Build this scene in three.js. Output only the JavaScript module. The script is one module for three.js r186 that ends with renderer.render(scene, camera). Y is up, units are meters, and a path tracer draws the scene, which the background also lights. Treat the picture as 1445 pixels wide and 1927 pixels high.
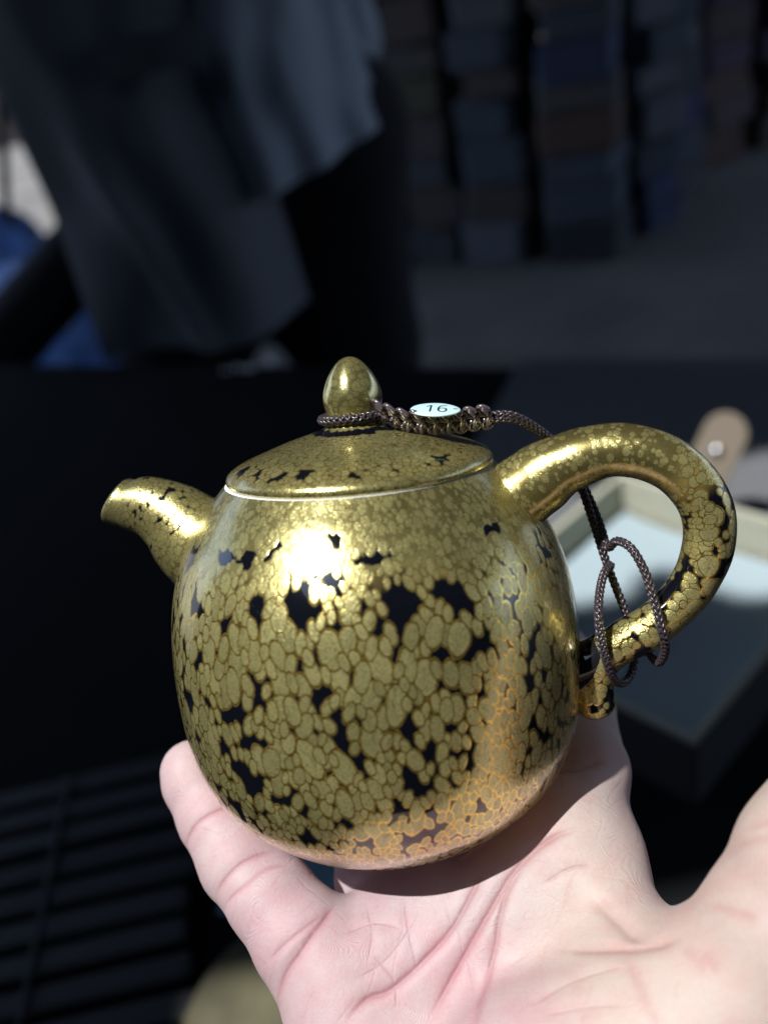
import * as THREE from 'three';
import { ImprovedNoise } from 'three/addons/math/ImprovedNoise.js';
import { RoundedBoxGeometry } from 'three/addons/geometries/RoundedBoxGeometry.js';
import { mergeGeometries } from 'three/addons/utils/BufferGeometryUtils.js';

// ------------------------------------------------------------------ camera, sky, sun, exposure
const scene = new THREE.Scene();
const camera = new THREE.PerspectiveCamera(60, 767 / 1024, 0.01, 200);
camera.rotation.order = 'YXZ';
camera.position.set(0, 1.3, 0);
camera.rotation.set(THREE.MathUtils.degToRad(-33), 0, THREE.MathUtils.degToRad(-12));
camera.focus = 0.185;
camera.userData.fStop = 7.5;
camera.updateMatrixWorld(true);
const SUN = new THREE.Vector3(-0.50, 0.56, 0.66).normalize().applyQuaternion(camera.quaternion);
{ // plain bright summer sky: paler towards the horizon, a little brighter round the sun
  const W = 256, H = 128, d = new Float32Array(W * H * 4), q = new THREE.Vector3();
  for (let j = 0; j < H; j++) for (let i = 0; i < W; i++) {
    const up = ((j + 0.5) / H - 0.5) * Math.PI, az = ((i + 0.5) / W - 0.5) * 2 * Math.PI;
    q.set(Math.cos(az) * Math.cos(up), Math.sin(up), Math.sin(az) * Math.cos(up));
    const h = Math.max(0, q.y), t = Math.pow(h, 0.6), g = 0.25 * Math.exp((q.dot(SUN) - 1) * 7), k = (j * W + i) * 4, dim = q.y < 0 ? 0.35 : 1;
    d[k] = (0.72 * (1 - t) + 0.30 * t + g) * dim; d[k + 1] = (0.90 * (1 - t) + 0.46 * t + g) * dim; d[k + 2] = (1.24 * (1 - t) + 0.82 * t + g * 0.95) * dim; d[k + 3] = 1;
  }
  const sky = new THREE.DataTexture(d, W, H, THREE.RGBAFormat, THREE.FloatType);
  sky.mapping = THREE.EquirectangularReflectionMapping; sky.magFilter = sky.minFilter = THREE.LinearFilter; sky.needsUpdate = true;
  scene.background = scene.environment = sky;
}
const sun = new THREE.DirectionalLight(new THREE.Color(1, 0.985, 0.96), 4.6);
sun.name = 'sun';
sun.position.copy(SUN).multiplyScalar(20);
sun.castShadow = true;
sun.shadow.radius = 1.6;
sun.shadow.mapSize.set(4096, 4096);
sun.shadow.camera.left = sun.shadow.camera.bottom = -4;
sun.shadow.camera.right = sun.shadow.camera.top = 4;
sun.shadow.camera.far = 60;
scene.add(sun, sun.target);
const renderer = new THREE.WebGLRenderer({ antialias: true });
renderer.setSize(767, 1024);
renderer.toneMapping = THREE.LinearToneMapping;
renderer.toneMappingExposure = 1.36;
renderer.shadowMap.enabled = true;

// ------------------------------------------------------------------ helpers
let rs = 12345;
const reseed = (s) => { rs = s; };
const rnd = () => { rs = (rs + 0x6d2b79f5) | 0; let t = Math.imul(rs ^ (rs >>> 15), 1 | rs); t = (t + Math.imul(t ^ (t >>> 7), 61 | t)) ^ t; return ((t ^ (t >>> 14)) >>> 0) / 4294967296; };
const perlin = new ImprovedNoise();
const noise = (x, y, z = 0) => perlin.noise(x + 31.7, y + 11.3, z + 7.9);
const fbm = (x, y, z = 0, o = 4) => { let s = 0, a = 1, n = 0; for (let i = 0; i < o; i++) { s += a * noise(x, y, z); n += a; x *= 2.03; y *= 2.03; z *= 2.03; a *= 0.5; } return s / n; };
const { clamp, lerp, smoothstep } = THREE.MathUtils;
const V = (x, y, z) => new THREE.Vector3(x, y, z);
const names = {};
const numbered = (n) => { const k = names[n] = (names[n] ?? -1) + 1; return k ? n + '_' + String(k).padStart(3, '0') : n; };
function finish(m) { m.castShadow = m.receiveShadow = true; return m; }
function tag(o, label, category, group, kind) {
  if (label) o.userData.label = label;
  if (category) o.userData.category = category;
  if (group) o.userData.group = group;
  if (kind) o.userData.kind = kind;
  return o;
}
function thing(name, label, category, group) { const g = new THREE.Group(); g.name = numbered(name); scene.add(g); return tag(g, label, category, group); }
function part(name, geo, mat, parent = scene) { const m = finish(new THREE.Mesh(geo, mat)); m.name = parent === scene ? numbered(name) : name; parent.add(m); return m; }
const std = (r, g, b, rough = 0.7, extra = {}) => new THREE.MeshPhysicalMaterial({ color: new THREE.Color().setRGB(r, g, b), roughness: rough, ...extra });
function dataTex(W, H, fn, srgb) {
  const d = new Uint8Array(W * H * 4), c = [0, 0, 0];
  for (let j = 0; j < H; j++) for (let i = 0; i < W; i++) { fn(i, j, c); const k = (j * W + i) * 4; d[k] = clamp(c[0], 0, 1) * 255; d[k + 1] = clamp(c[1], 0, 1) * 255; d[k + 2] = clamp(c[2], 0, 1) * 255; d[k + 3] = 255; }
  return wrapTex(new THREE.DataTexture(d, W, H), srgb);
}
function wrapTex(t, srgb) { t.magFilter = t.minFilter = THREE.LinearFilter; t.wrapS = t.wrapT = THREE.RepeatWrapping; if (srgb) t.colorSpace = THREE.SRGBColorSpace; t.needsUpdate = true; return t; }
const toS = (x) => (x <= 0.0031308 ? 12.92 * x : 1.055 * Math.pow(x, 1 / 2.4) - 0.055);
// grid of points (rows x cols) as an indexed surface; nu points across, nv along
function gridGeo(nu, nv, fn, closedU = false) {
  const pos = [], uv = [], idx = [], p = V();
  for (let j = 0; j < nv; j++) for (let i = 0; i < nu; i++) { const r = fn(i / (nu - 1), j / (nv - 1), p, i, j); pos.push(p.x, p.y, p.z); uv.push(r ? r[0] : i / (nu - 1), r ? r[1] : j / (nv - 1)); }
  for (let j = 0; j < nv - 1; j++) for (let i = 0; i < nu - 1; i++) { const a = j * nu + i, b = a + 1, c = a + nu, d = c + 1; idx.push(a, b, d, a, d, c); }
  const g = new THREE.BufferGeometry();
  g.setAttribute('position', new THREE.Float32BufferAttribute(pos, 3));
  g.setAttribute('uv', new THREE.Float32BufferAttribute(uv, 2));
  g.setIndex(idx);
  g.computeVertexNormals();
  if (closedU) { // weld the seam's normals
    const n = g.attributes.normal;
    for (let j = 0; j < nv; j++) { const a = j * nu, b = a + nu - 1, v = V(n.getX(a) + n.getX(b), n.getY(a) + n.getY(b), n.getZ(a) + n.getZ(b)).normalize(); n.setXYZ(a, v.x, v.y, v.z); n.setXYZ(b, v.x, v.y, v.z); }
  }
  return g;
}
// sweep an ellipse along a smooth path: pts Vector3[], radius(t) -> [a, b]; the b axis lies along `across`
function sweep(pts, radius, segs, round, across, caps = true, tension = 0.5) {
  const curve = new THREE.CatmullRomCurve3(pts, false, 'centripetal', tension), N = segs;
  const tmp = V(), t = V(), s = V(), n = V();
  const g = gridGeo(round + 1, N + 1, (u, v, p) => {
    let vv = v, k = 1;
    if (caps) { const e = 0.5 / N * 6, cap = (x) => Math.sqrt(Math.max(0, 1 - (1 - x) ** 2)); if (v < e) k = cap(v / e); else if (v > 1 - e) k = cap((1 - v) / e); }
    curve.getPointAt(vv, tmp); curve.getTangentAt(vv, t);
    if (across) s.copy(across).addScaledVector(t, -across.dot(t)).normalize(); else { s.set(0, 0, 1).addScaledVector(t, -t.z).normalize(); if (s.lengthSq() < 0.1) s.set(1, 0, 0); }
    n.crossVectors(s, t).normalize();
    const [a, b] = radius(vv), A = u * Math.PI * 2;
    p.copy(tmp).addScaledVector(n, Math.cos(A) * a * k).addScaledVector(s, Math.sin(A) * b * k);
  }, true);
  return g;
}
function revolve(profile, segs, flip) { // profile [[r, h], ...]; front of the pot at u = 0.5
  const L = [0]; for (let i = 1; i < profile.length; i++) L.push(L[i - 1] + Math.hypot(profile[i][0] - profile[i - 1][0], profile[i][1] - profile[i - 1][1]));
  const g = gridGeo(segs + 1, profile.length, (u, v, p, i, j) => { const a = u * Math.PI * 2 + Math.PI; p.set(Math.sin(a) * profile[j][0], profile[j][1], Math.cos(a) * profile[j][0]); return [u, L[j] / L[L.length - 1]]; }, true);
  g.userData.length = L[L.length - 1];
  return g;
}
function spline2(pts, n) { return new THREE.CatmullRomCurve3(pts.map(([x, y]) => V(x, y, 0)), false, 'centripetal').getSpacedPoints(n).map((p) => [Math.max(p.x, 0), p.y]); }

// surface nets over an implicit solid: f(x, y, z) < 0 inside
function surfaceNets(f, lo, hi, h, polish = 2) {
  const nx = Math.ceil((hi[0] - lo[0]) / h) + 1, ny = Math.ceil((hi[1] - lo[1]) / h) + 1, nz = Math.ceil((hi[2] - lo[2]) / h) + 1;
  const F = new Float32Array(nx * ny * nz), at = (i, j, k) => (k * ny + j) * nx + i;
  // coarse skip: blocks of 4 whose centre is far from the surface are filled with the centre's value
  const B = 4, reach = h * B * 1.2;
  for (let K = 0; K < nz; K += B) for (let J = 0; J < ny; J += B) for (let I = 0; I < nx; I += B) {
    const c = f(lo[0] + (I + 1.5) * h, lo[1] + (J + 1.5) * h, lo[2] + (K + 1.5) * h), far = Math.abs(c) > reach;
    for (let k = K; k < Math.min(K + B, nz); k++) for (let j = J; j < Math.min(J + B, ny); j++) for (let i = I; i < Math.min(I + B, nx); i++) F[at(i, j, k)] = far ? c : f(lo[0] + i * h, lo[1] + j * h, lo[2] + k * h);
  }
  const id = new Int32Array(nx * ny * nz).fill(-1), pos = [], idx = [];
  for (let k = 0; k < nz - 1; k++) for (let j = 0; j < ny - 1; j++) for (let i = 0; i < nx - 1; i++) {
    let sx = 0, sy = 0, sz = 0, n = 0, m = 0;
    const v = [];
    for (let c = 0; c < 8; c++) { const q = F[at(i + (c & 1), j + ((c >> 1) & 1), k + (c >> 2))]; v.push(q); if (q < 0) m++; }
    if (m === 0 || m === 8) continue;
    for (let a = 0; a < 8; a++) for (const bit of [1, 2, 4]) { if (a & bit) continue; const b = a | bit; if ((v[a] < 0) === (v[b] < 0)) continue; const t = v[a] / (v[a] - v[b]); sx += (a & 1) + (bit === 1 ? t : 0); sy += ((a >> 1) & 1) + (bit === 2 ? t : 0); sz += (a >> 2) + (bit === 4 ? t : 0); n++; }
    id[at(i, j, k)] = pos.length / 3;
    pos.push(lo[0] + (i + sx / n) * h, lo[1] + (j + sy / n) * h, lo[2] + (k + sz / n) * h);
  }
  const quad = (a, b, c, d, flip) => { if (a < 0 || b < 0 || c < 0 || d < 0) return; flip ? idx.push(a, c, b, a, d, c) : idx.push(a, b, c, a, c, d); };
  for (let k = 1; k < nz - 1; k++) for (let j = 1; j < ny - 1; j++) for (let i = 1; i < nx - 1; i++) {
    const s = F[at(i, j, k)] < 0;
    if (s !== F[at(i + 1, j, k)] < 0) quad(id[at(i, j - 1, k - 1)], id[at(i, j, k - 1)], id[at(i, j, k)], id[at(i, j - 1, k)], !s);
    if (s !== F[at(i, j + 1, k)] < 0) quad(id[at(i - 1, j, k - 1)], id[at(i - 1, j, k)], id[at(i, j, k)], id[at(i, j, k - 1)], !s);
    if (s !== F[at(i, j, k + 1)] < 0) quad(id[at(i - 1, j - 1, k)], id[at(i, j - 1, k)], id[at(i, j, k)], id[at(i - 1, j, k)], !s);
  }
  const P = new Float32Array(pos), N = new Float32Array(pos.length), e = h * 0.35;
  for (let q = 0; q < P.length; q += 3) {
    let gx, gy, gz, l;
    for (let s = 0; s <= polish; s++) {
      const x = P[q], y = P[q + 1], z = P[q + 2];
      gx = f(x + e, y, z) - f(x - e, y, z); gy = f(x, y + e, z) - f(x, y - e, z); gz = f(x, y, z + e) - f(x, y, z - e);
      l = Math.hypot(gx, gy, gz) || 1; gx /= l; gy /= l; gz /= l;
      if (s < polish) { const d = clamp(f(x, y, z), -h * 0.5, h * 0.5); P[q] -= gx * d; P[q + 1] -= gy * d; P[q + 2] -= gz * d; }
    }
    N[q] = gx; N[q + 1] = gy; N[q + 2] = gz;
  }
  const g = new THREE.BufferGeometry();
  g.setAttribute('position', new THREE.BufferAttribute(P, 3));
  g.setAttribute('normal', new THREE.BufferAttribute(N, 3));
  g.setIndex(idx);
  return g;
}
const smin = (a, b, k) => { const h = Math.max(k - Math.abs(a - b), 0) / k; return Math.min(a, b) - h * h * k * 0.25; };
function cone(a, b) { // tapered capsule between [x, y, z, r] joints
  const dx = b[0] - a[0], dy = b[1] - a[1], dz = b[2] - a[2], dd = dx * dx + dy * dy + dz * dz, dr = b[3] - a[3];
  return (x, y, z) => { const px = x - a[0], py = y - a[1], pz = z - a[2], t = clamp((px * dx + py * dy + pz * dz) / dd, 0, 1); return Math.hypot(px - dx * t, py - dy * t, pz - dz * t) - a[3] - dr * t; };
}
function chain(joints, k) { const c = joints.slice(1).map((b, i) => cone(joints[i], b)); return (x, y, z) => { let d = c[0](x, y, z); for (let i = 1; i < c.length; i++) d = smin(d, c[i](x, y, z), k); return d; }; }

// from the photograph's pixels to places: a ray from the camera cut at a depth or a plane
const FOCAL = 963.5 / Math.tan(Math.PI / 6);
const P = (u, v, d) => [((u - 722.5) / FOCAL) * d, (-(v - 963.5) / FOCAL) * d, -d];   // millimetres, camera axes
const ray = (u, v) => V(...P(u, v, 1)).applyQuaternion(camera.quaternion);
const onY = (u, v, y) => { const d = ray(u, v); return d.multiplyScalar((y - 1.3) / d.y).add(camera.position); };
const onZ = (u, v, z) => { const d = ray(u, v); return d.multiplyScalar(z / d.z).add(camera.position); };

// ------------------------------------------------------------------ ground
const concrete = (() => {
  const W = 1024, t = (x, y, s) => noise(x * s, y * s, 3);
  const map = dataTex(W, W, (i, j, c) => {
    const x = i / W, y = j / W, wrap = (s) => { const a = x * s, b = y * s, fx = x, fy = y; return lerp(lerp(fbm(a, b), fbm(a - s, b), fx), lerp(fbm(a, b - s), fbm(a - s, b - s), fx), fy); };
    const v = 0.44 + 0.16 * wrap(6) + 0.05 * (rnd() - 0.5);
    c[0] = v * 1.02; c[1] = v; c[2] = v * 0.97;
  }, true);
  map.repeat.set(1, 1);
  return new THREE.MeshStandardMaterial({ map, roughness: 0.85 });
})();
{
  const g = new THREE.PlaneGeometry(160, 160, 1, 1).rotateX(-Math.PI / 2);
  const uv = g.attributes.uv; for (let i = 0; i < uv.count; i++) uv.setXY(i, uv.getX(i) * 64, uv.getY(i) * 64);
  const f = part('floor', g, concrete); tag(f, 'dark grey concrete floor of the market', null, null, 'structure');
}

// ------------------------------------------------------------------ oil-spot glaze: gold droplets that crowd together over a glossy black ground
// W x H texels; theta runs round (u), s along (v, 0..len mm); rad(s) is the radius there in mm
function glaze({ W, H, len, rad, size, gap, film, seed, stretch = 1.75, tries = 26000, pack = 0.62, soft = () => 0 }) {
  reseed(seed);
  const spots = [], bins = new Map(), key = (a, b) => a * 1000 + b;
  for (let n = 0; n < tries; n++) {
    const u = rnd(), s = rnd() * len, R = rad(s);
    if (rnd() > R / 46) continue;
    const q = rnd(), r = size(s, u) * (0.58 + 0.85 * q * q), x = u * 2 * Math.PI * R, y = s;
    if (gap(u, s) > 0) continue;
    const bx = Math.floor(u * 60), by = Math.floor(s / 5);
    let ok = true;
    for (let a = -1; a <= 1 && ok; a++) for (let b = -1; b <= 1 && ok; b++) for (const o of bins.get(key((bx + a + 60) % 60, by + b)) ?? []) {
      let du = Math.abs(o.u - u); if (du > 0.5) du = 1 - du;
      const dx = du * 2 * Math.PI * R * 1.12, dy = (o.s - s) / stretch;
      if (Math.hypot(dx, dy) < pack * (r + o.r)) { ok = false; break; }
    }
    if (!ok) continue;
    const o = { u, s, r, tilt: (rnd() - 0.5) * 0.9, st: stretch * (0.85 + 0.35 * rnd()), tone: rnd() };
    spots.push(o);
    const k = key(bx, by); if (!bins.has(k)) bins.set(k, []); bins.get(k).push(o);
  }
  // droplets lie over one another like scales: the last one laid shows, its own rim round it
  const top = new Float32Array(W * H).fill(9), near = new Float32Array(W * H).fill(9), ang = new Float32Array(W * H), id = new Int32Array(W * H).fill(-1);
  spots.forEach((o, n) => {
    const reach = o.r * 1.45 * o.st, j0 = Math.max(0, Math.floor(((o.s - reach) / len) * H)), j1 = Math.min(H - 1, Math.ceil(((o.s + reach) / len) * H)), ct = Math.cos(o.tilt), st = Math.sin(o.tilt);
    for (let j = j0; j <= j1; j++) {
      const s = ((j + 0.5) / H) * len, R = rad(s), per = 2 * Math.PI * R, w = Math.min(W / 2, Math.ceil((reach / per) * W));
      const ic = Math.round(o.u * W);
      for (let i = ic - w; i <= ic + w; i++) {
        const dx = ((i + 0.5) / W - o.u) * per, dy = s - o.s;
        const a = (dx * ct + dy * st) / o.r, b = (-dx * st + dy * ct) / (o.r * o.st);
        const d = Math.hypot(a, b) * (1 + 0.16 * noise(dx * 0.8 / o.r + n, dy * 0.8 / o.r, n * 0.7));
        const k = j * W + ((i % W) + W) % W;
        if (d < 1) { top[k] = d; id[k] = n; ang[k] = Math.atan2(a, b + 0.5); }
        if (d < near[k]) { near[k] = d; if (id[k] < 0) id[k] = n; }
      }
    }
  });
  const col = new Uint8Array(W * H * 4), orm = new Uint8Array(W * H * 4), bmp = new Uint8Array(W * H * 4);
  for (let j = 0; j < H; j++) {
    const s = ((j + 0.5) / H) * len, R = rad(s);
    for (let i = 0; i < W; i++) {
      const k = j * W + i, u = (i + 0.5) / W, x = Math.cos(u * Math.PI * 2) * R, z = Math.sin(u * Math.PI * 2) * R;
      const f = film(u, s), o = spots[id[k]];
      const rim = o ? clamp(0.19 / o.r, 0.07, 0.2) : 0.1, d1 = Math.min(top[k], 1);
      let inner = 1 - smoothstep(top[k], 0.98 - rim * 1.6, 1.0 - rim * 0.2);
      let gold = Math.max(1 - smoothstep(near[k], 1.0, 1.07), f);
      const g1 = noise(x * 3.1, s * 3.1, z * 3.1), g2 = rnd(), broad = noise(x * 0.08, s * 0.08, z * 0.08);
      const vein = Math.abs(noise(ang[k] * 2.6 + id[k] * 3.7, d1 * 1.3 + 0.2 * g1, id[k] * 1.9 + 0.5));
      const sf = soft(s, u); inner = lerp(inner, 0.62 + 0.24 * (inner - 0.5), sf); inner *= gold;
      const tone = (0.86 + 0.28 * (o ? o.tone : 0.5)) * (1 + 0.16 * g1 + 0.22 * (g2 - 0.5)) * (1 - 0.42 * smoothstep(0.13 - vein, 0, 0.13)) * (1 + 0.2 * broad);
      const fil = 1 + 0.2 * broad + 0.1 * g1;
      // linear colours: rough droplet, glossy film between droplets, black ground
      const c0 = lerp(lerp(0.88, 0.33, sf) * fil, 0.52 * tone, inner), c1 = lerp(lerp(0.60, 0.30, sf) * fil, 0.475 * tone, inner), c2 = lerp(lerp(0.11, 0.12, sf) * fil, 0.20 * tone, inner);
      const kk = k * 4;
      col[kk] = 255 * toS(clamp(lerp(0.004, c0, gold), 0, 1)); col[kk + 1] = 255 * toS(clamp(lerp(0.0045, c1, gold), 0, 1)); col[kk + 2] = 255 * toS(clamp(lerp(0.008, c2, gold), 0, 1)); col[kk + 3] = 255;
      orm[kk] = 255;
      orm[kk + 1] = 255 * clamp(lerp(lerp(0.05, lerp(0.13, 0.24, sf), gold), 0.31 + 0.09 * g1 + 0.10 * (g2 - 0.5), inner), 0.03, 1);
      orm[kk + 2] = 255 * clamp(gold * lerp(0.985, 0.70, inner), 0, 1);
      orm[kk + 3] = 255;
      const hgt = 0.30 + 0.22 * gold + 0.20 * inner * (1 - 0.35 * d1 * d1) + inner * (0.26 * (g2 - 0.5) + 0.14 * g1 - 0.22 * smoothstep(0.08 - vein, 0, 0.08));
      bmp[kk] = bmp[kk + 1] = bmp[kk + 2] = 255 * clamp(hgt, 0, 1); bmp[kk + 3] = 255;
    }
  }
  const mk = (d, srgb) => { const t = wrapTex(new THREE.DataTexture(d, W, H), srgb); t.wrapT = THREE.ClampToEdgeWrapping; t.wrapS = THREE.RepeatWrapping; return t; };
  const o = mk(orm);
  return new THREE.MeshPhysicalMaterial({ map: mk(col, true), roughness: 1, metalness: 1, roughnessMap: o, metalnessMap: o, bumpMap: mk(bmp), bumpScale: 0.00014, ior: 1.6, clearcoat: 0.8, clearcoatRoughness: 0.13 });
}

// ------------------------------------------------------------------ the teapot, in millimetres along its own axis, then placed in the hand
const MM = 0.001;
const potBase = V(2.47, -71.63, -211), potUp = V(-0.0949, 0.9721, 0.2147), potX = V(0.9737, 0.0458, 0.223), potZ = V(-0.207, -0.2302, 0.9509);
const potMatrix = new THREE.Matrix4().makeBasis(potX, potUp, potZ);
const potQuat = camera.quaternion.clone().multiply(new THREE.Quaternion().setFromRotationMatrix(potMatrix));
const bodyProfile = spline2([[24.9, 2.9], [26.6, 3.5], [31, 6.2], [35.2, 10.0], [39.5, 14.8], [43.6, 24.5], [45, 37], [45, 46], [44.3, 54], [42.9, 61], [40.8, 67], [37.8, 72.6], [33.8, 78], [30.6, 81.4], [29.2, 82.9]], 90);
const bodyRadius = (h) => { const p = bodyProfile; if (h <= p[0][1]) return p[0][0]; for (let i = 1; i < p.length; i++) if (h <= p[i][1]) return lerp(p[i - 1][0], p[i][0], (h - p[i - 1][1]) / (p[i][1] - p[i - 1][1] || 1)); return p[p.length - 1][0]; };
const scaled = (g) => g.scale(MM, MM, MM);
{
  const bodyGeo = revolve(bodyProfile, 160);
  const len = bodyGeo.userData.length;
  const profAt = (s) => bodyProfile[Math.round(clamp(s / len, 0, 1) * 90)][0];
  const GAPS = [[0.5149,84.5,1.2,0.7],[0.5473,80.0,3.3,1.4],[0.4115,79.9,3.1,1.4],[0.3552,77.5,2.0,2.3],[0.4621,82.1,0.8,1.0],[0.4368,79.6,1.2,1.7],[0.5122,76.6,2.2,0.8],[0.4858,72.5,3.0,2.4],[0.4552,70.9,2.9,2.5],[0.4872,74.3,5.5,1.9],[0.5606,70.4,4.2,3.2],[0.5494,68.2,1.9,1.4],[0.5973,71.3,8.2,2.0],[0.5807,60.5,3.4,2.6],[0.5904,53.9,1.1,2.3],[0.6114,61.2,1.3,1.7],[0.5483,61.4,1.7,0.9],[0.4909,61.6,1.8,0.7],[0.5342,58.1,1.3,0.8],[0.4992,55.9,1.4,1.2],[0.4811,56.0,1.2,0.7],[0.3833,68.7,2.2,2.0],[0.4284,65.7,1.4,4.3],[0.4018,59.8,3.2,1.5],[0.3736,49.7,2.7,2.7],[0.515,46.8,1.1,2.1],[0.5265,44.9,0.8,0.8],[0.553,48.1,2.8,1.0],[0.6528,59.0,2.1,5.9],[0.6487,51.2,3.0,2.0],[0.668,51.6,2.8,1.4],[0.5822,48.2,1.1,1.0],[0.5997,41.5,1.8,1.7],[0.5537,37.1,1.5,1.7],[0.491,41.4,2.6,1.4],[0.4845,48.5,0.8,1.9],[0.4334,40.0,2.3,1.8],[0.4077,39.9,1.6,1.6],[0.4148,29.3,3.0,2.4],[0.5075,38.3,1.1,1.3],[0.5071,29.5,1.9,1.0],[0.5667,42.7,2.8,0.9],[0.5444,31.9,2.2,0.7],[0.5643,31.4,1.2,0.7],[0.5515,24.5,4.1,1.7],[0.5982,27.3,3.4,1.0],[0.4537,52.7,1.4,1.1],[0.6398,66.3,1.5,1.1],[0.6869,70.0,1.5,1.1],[0.6541,81.4,1.3,0.6],[0.5218,24.4,2.0,1.3],[0.477,24.4,2.3,1.1]];
  const bodyGap = (u, s) => {
      const t = s / len, R = profAt(s), x = Math.sin(u * 2 * Math.PI) * R, z = Math.cos(u * 2 * Math.PI) * R;
      if (t < 0.045 + 0.02 * noise(x * 0.2, 3, z * 0.2)) return 1;
      let g = fbm(x * 0.13 + 5, s * 0.12, z * 0.13, 3) * 1.15 - 0.2 - 0.1 * smoothstep(-z, 0, 20);
      if (t > 0.78) g -= (t - 0.78) * 6;
      const wb = 1 + 0.9 * noise(x * 0.45, s * 0.45, z * 0.45);
      for (const [gu, gs, a, b] of GAPS) { const dx = (u - gu) * 2 * Math.PI * R, d = wb * Math.hypot(dx / (Math.min(a, 2.9) * 0.9 + 0.6), (s - gs + 0.12 * dx * Math.sin(gu * 90)) / (Math.min(b, 3.4) * 0.95 + 0.75)); if (d < 1) g = Math.max(g, 0.4 * (1 - d)); }
      return g;
  };
  const bodyMat = glaze({
    W: 2048, H: 1024, len, rad: profAt, seed: 77,
    size: (s, u) => { const t = s / len; return t > 0.86 ? 0.75 : t > 0.74 ? lerp(1.6, 0.75, (t - 0.74) / 0.12) : t > 0.5 ? lerp(1.6, 1.9, (t - 0.5) / 0.24) : lerp(1.05, 1.6, t / 0.5); },
    gap: bodyGap,
    soft: (s) => 0.85 * smoothstep(s / len, 0.74, 0.86),
    film: (u, s) => { const t = s / len; const lo = 0.79 + 0.05 * noise(u * 34, t * 16); return smoothstep(t, lo, lo + 0.07) * (1 - smoothstep(bodyGap(u, s), 0.0, 0.07)); },
  });
  const pot = thing('teapot', 'glossy black round teapot covered in gold oil-spot glaze, resting on the open palm', 'teapot');
  pot.position.copy(potBase).multiplyScalar(MM).applyMatrix4(camera.matrixWorld);
  pot.quaternion.copy(potQuat);
  const black = std(0.01, 0.01, 0.013, 0.09, { clearcoat: 0.5, clearcoatRoughness: 0.05 });
  const white = std(0.72, 0.74, 0.74, 0.6);
  part('body', scaled(bodyGeo), bodyMat, pot);
  part('inner_wall', scaled(revolve(spline2([[27.4, 82.6], [26.8, 80], [36, 71], [41.5, 58], [42, 40], [38, 18], [28, 6], [0, 4.5]], 40), 96)), black, pot);
  part('foot', scaled(revolve([...spline2([[0, 2.4], [19.5, 2.4], [20, 1.3], [21.2, 0.9], [23.2, 0.9], [24.4, 1.4], [25.0, 3.0]], 24)], 120)), black, pot);
  part('rim', scaled(revolve(spline2([[29.2, 82.75], [28.9, 82.98], [28.4, 83.0], [27.5, 82.8], [27.3, 82.2]], 14), 120)), white, pot);

  // spout: outer wall, rounded lip and inner wall in one sweep
  const sp = [[-34, 65, 13.3, 12], [-40.5, 69.4, 11.0, 9.8], [-45.5, 74.2, 8.9, 7.8], [-50, 77.0, 7.3, 6.6], [-54.5, 78.4, 6.5, 6.0], [-58.2, 79.0, 6.1, 5.6]];
  const spCurve = new THREE.CatmullRomCurve3(sp.map(([x, y]) => V(x, y, 0)));
  const rAt = (v) => { const q = v * (sp.length - 1), i = Math.min(sp.length - 2, Math.floor(q)), t = q - i, e = (k) => { const a = sp[Math.max(i - 1, 0)][k], b = sp[i][k], c = sp[i + 1][k], d = sp[Math.min(i + 2, sp.length - 1)][k]; return b + 0.5 * t * (c - a + t * (2 * a - 5 * b + 4 * c - d + t * (3 * (b - c) + d - a))); }; return [e(2), e(3)]; };
  const spoutGeo = gridGeo(49, 72, (u, v, p, i, j) => {
    // rows 0..49 outside, 50..57 round the lip, 58..71 back inside
    const A = u * Math.PI * 2, w = j < 50 ? j / 49 : j < 58 ? 1 : 1 - (j - 57) / 14 * 0.55;
    const c = spCurve.getPoint(w), t = spCurve.getTangent(w).lerp(V(-0.80, 0.60, 0), smoothstep(w, 0.6, 1)).normalize(), n = V(t.y, -t.x, 0).multiplyScalar(-1);
    let [a, b] = rAt(w), back = 0;
    if (j >= 50 && j < 58) { const q = ((j - 49) / 8) * Math.PI; a -= 0.85 * (1 - Math.cos(q)); b -= 0.85 * (1 - Math.cos(q)); back = 1.1 * Math.sin(q); } else if (j >= 58) { a -= 1.7; b -= 1.7; }
    p.copy(c).addScaledVector(t, back).addScaledVector(n, Math.cos(A) * a); p.z += Math.sin(A) * b;
    return [u, j < 50 ? (j / 49) * 0.95 : 0.95 + 0.05 * ((j - 49) / 22)];
  }, true);
  const spoutMat = glaze({ W: 512, H: 512, len: 40, rad: (s) => lerp(11, 5.2, clamp(s / 32, 0, 1)), seed: 5, tries: 30000, size: (s) => lerp(1.35, 1.0, s / 40), stretch: 1.1,
    gap: (u, s) => fbm(Math.cos(u * 6.283) * 2.2 + 3, s * 0.14, Math.sin(u * 6.283) * 2.2, 2) - 0.3 - (s > 31 ? 1 : 0), film: (u, s) => Math.max(smoothstep(s, 28, 33), 1 - smoothstep(s, 6, 11)), soft: (s) => 0.78 + 0.22 * smoothstep(s, 27, 31) });
  part('spout', scaled(spoutGeo), spoutMat, pot);

  // handle: thick at the shoulder, tapering round to a curled end that runs down to the body
  const hp = [[31.5, 74.2], [36.5, 77.6], [43.6, 81.8], [54.4, 84.2], [64.6, 80.6], [71.0, 72.4], [71.8, 64], [68.2, 54.6], [60.5, 46.4], [53.6, 42.2], [49.3, 38.6], [47.7, 33.6], [47.8, 28.6], [48.4, 25.2]].map(([x, y]) => V(x, y, 0));
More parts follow.
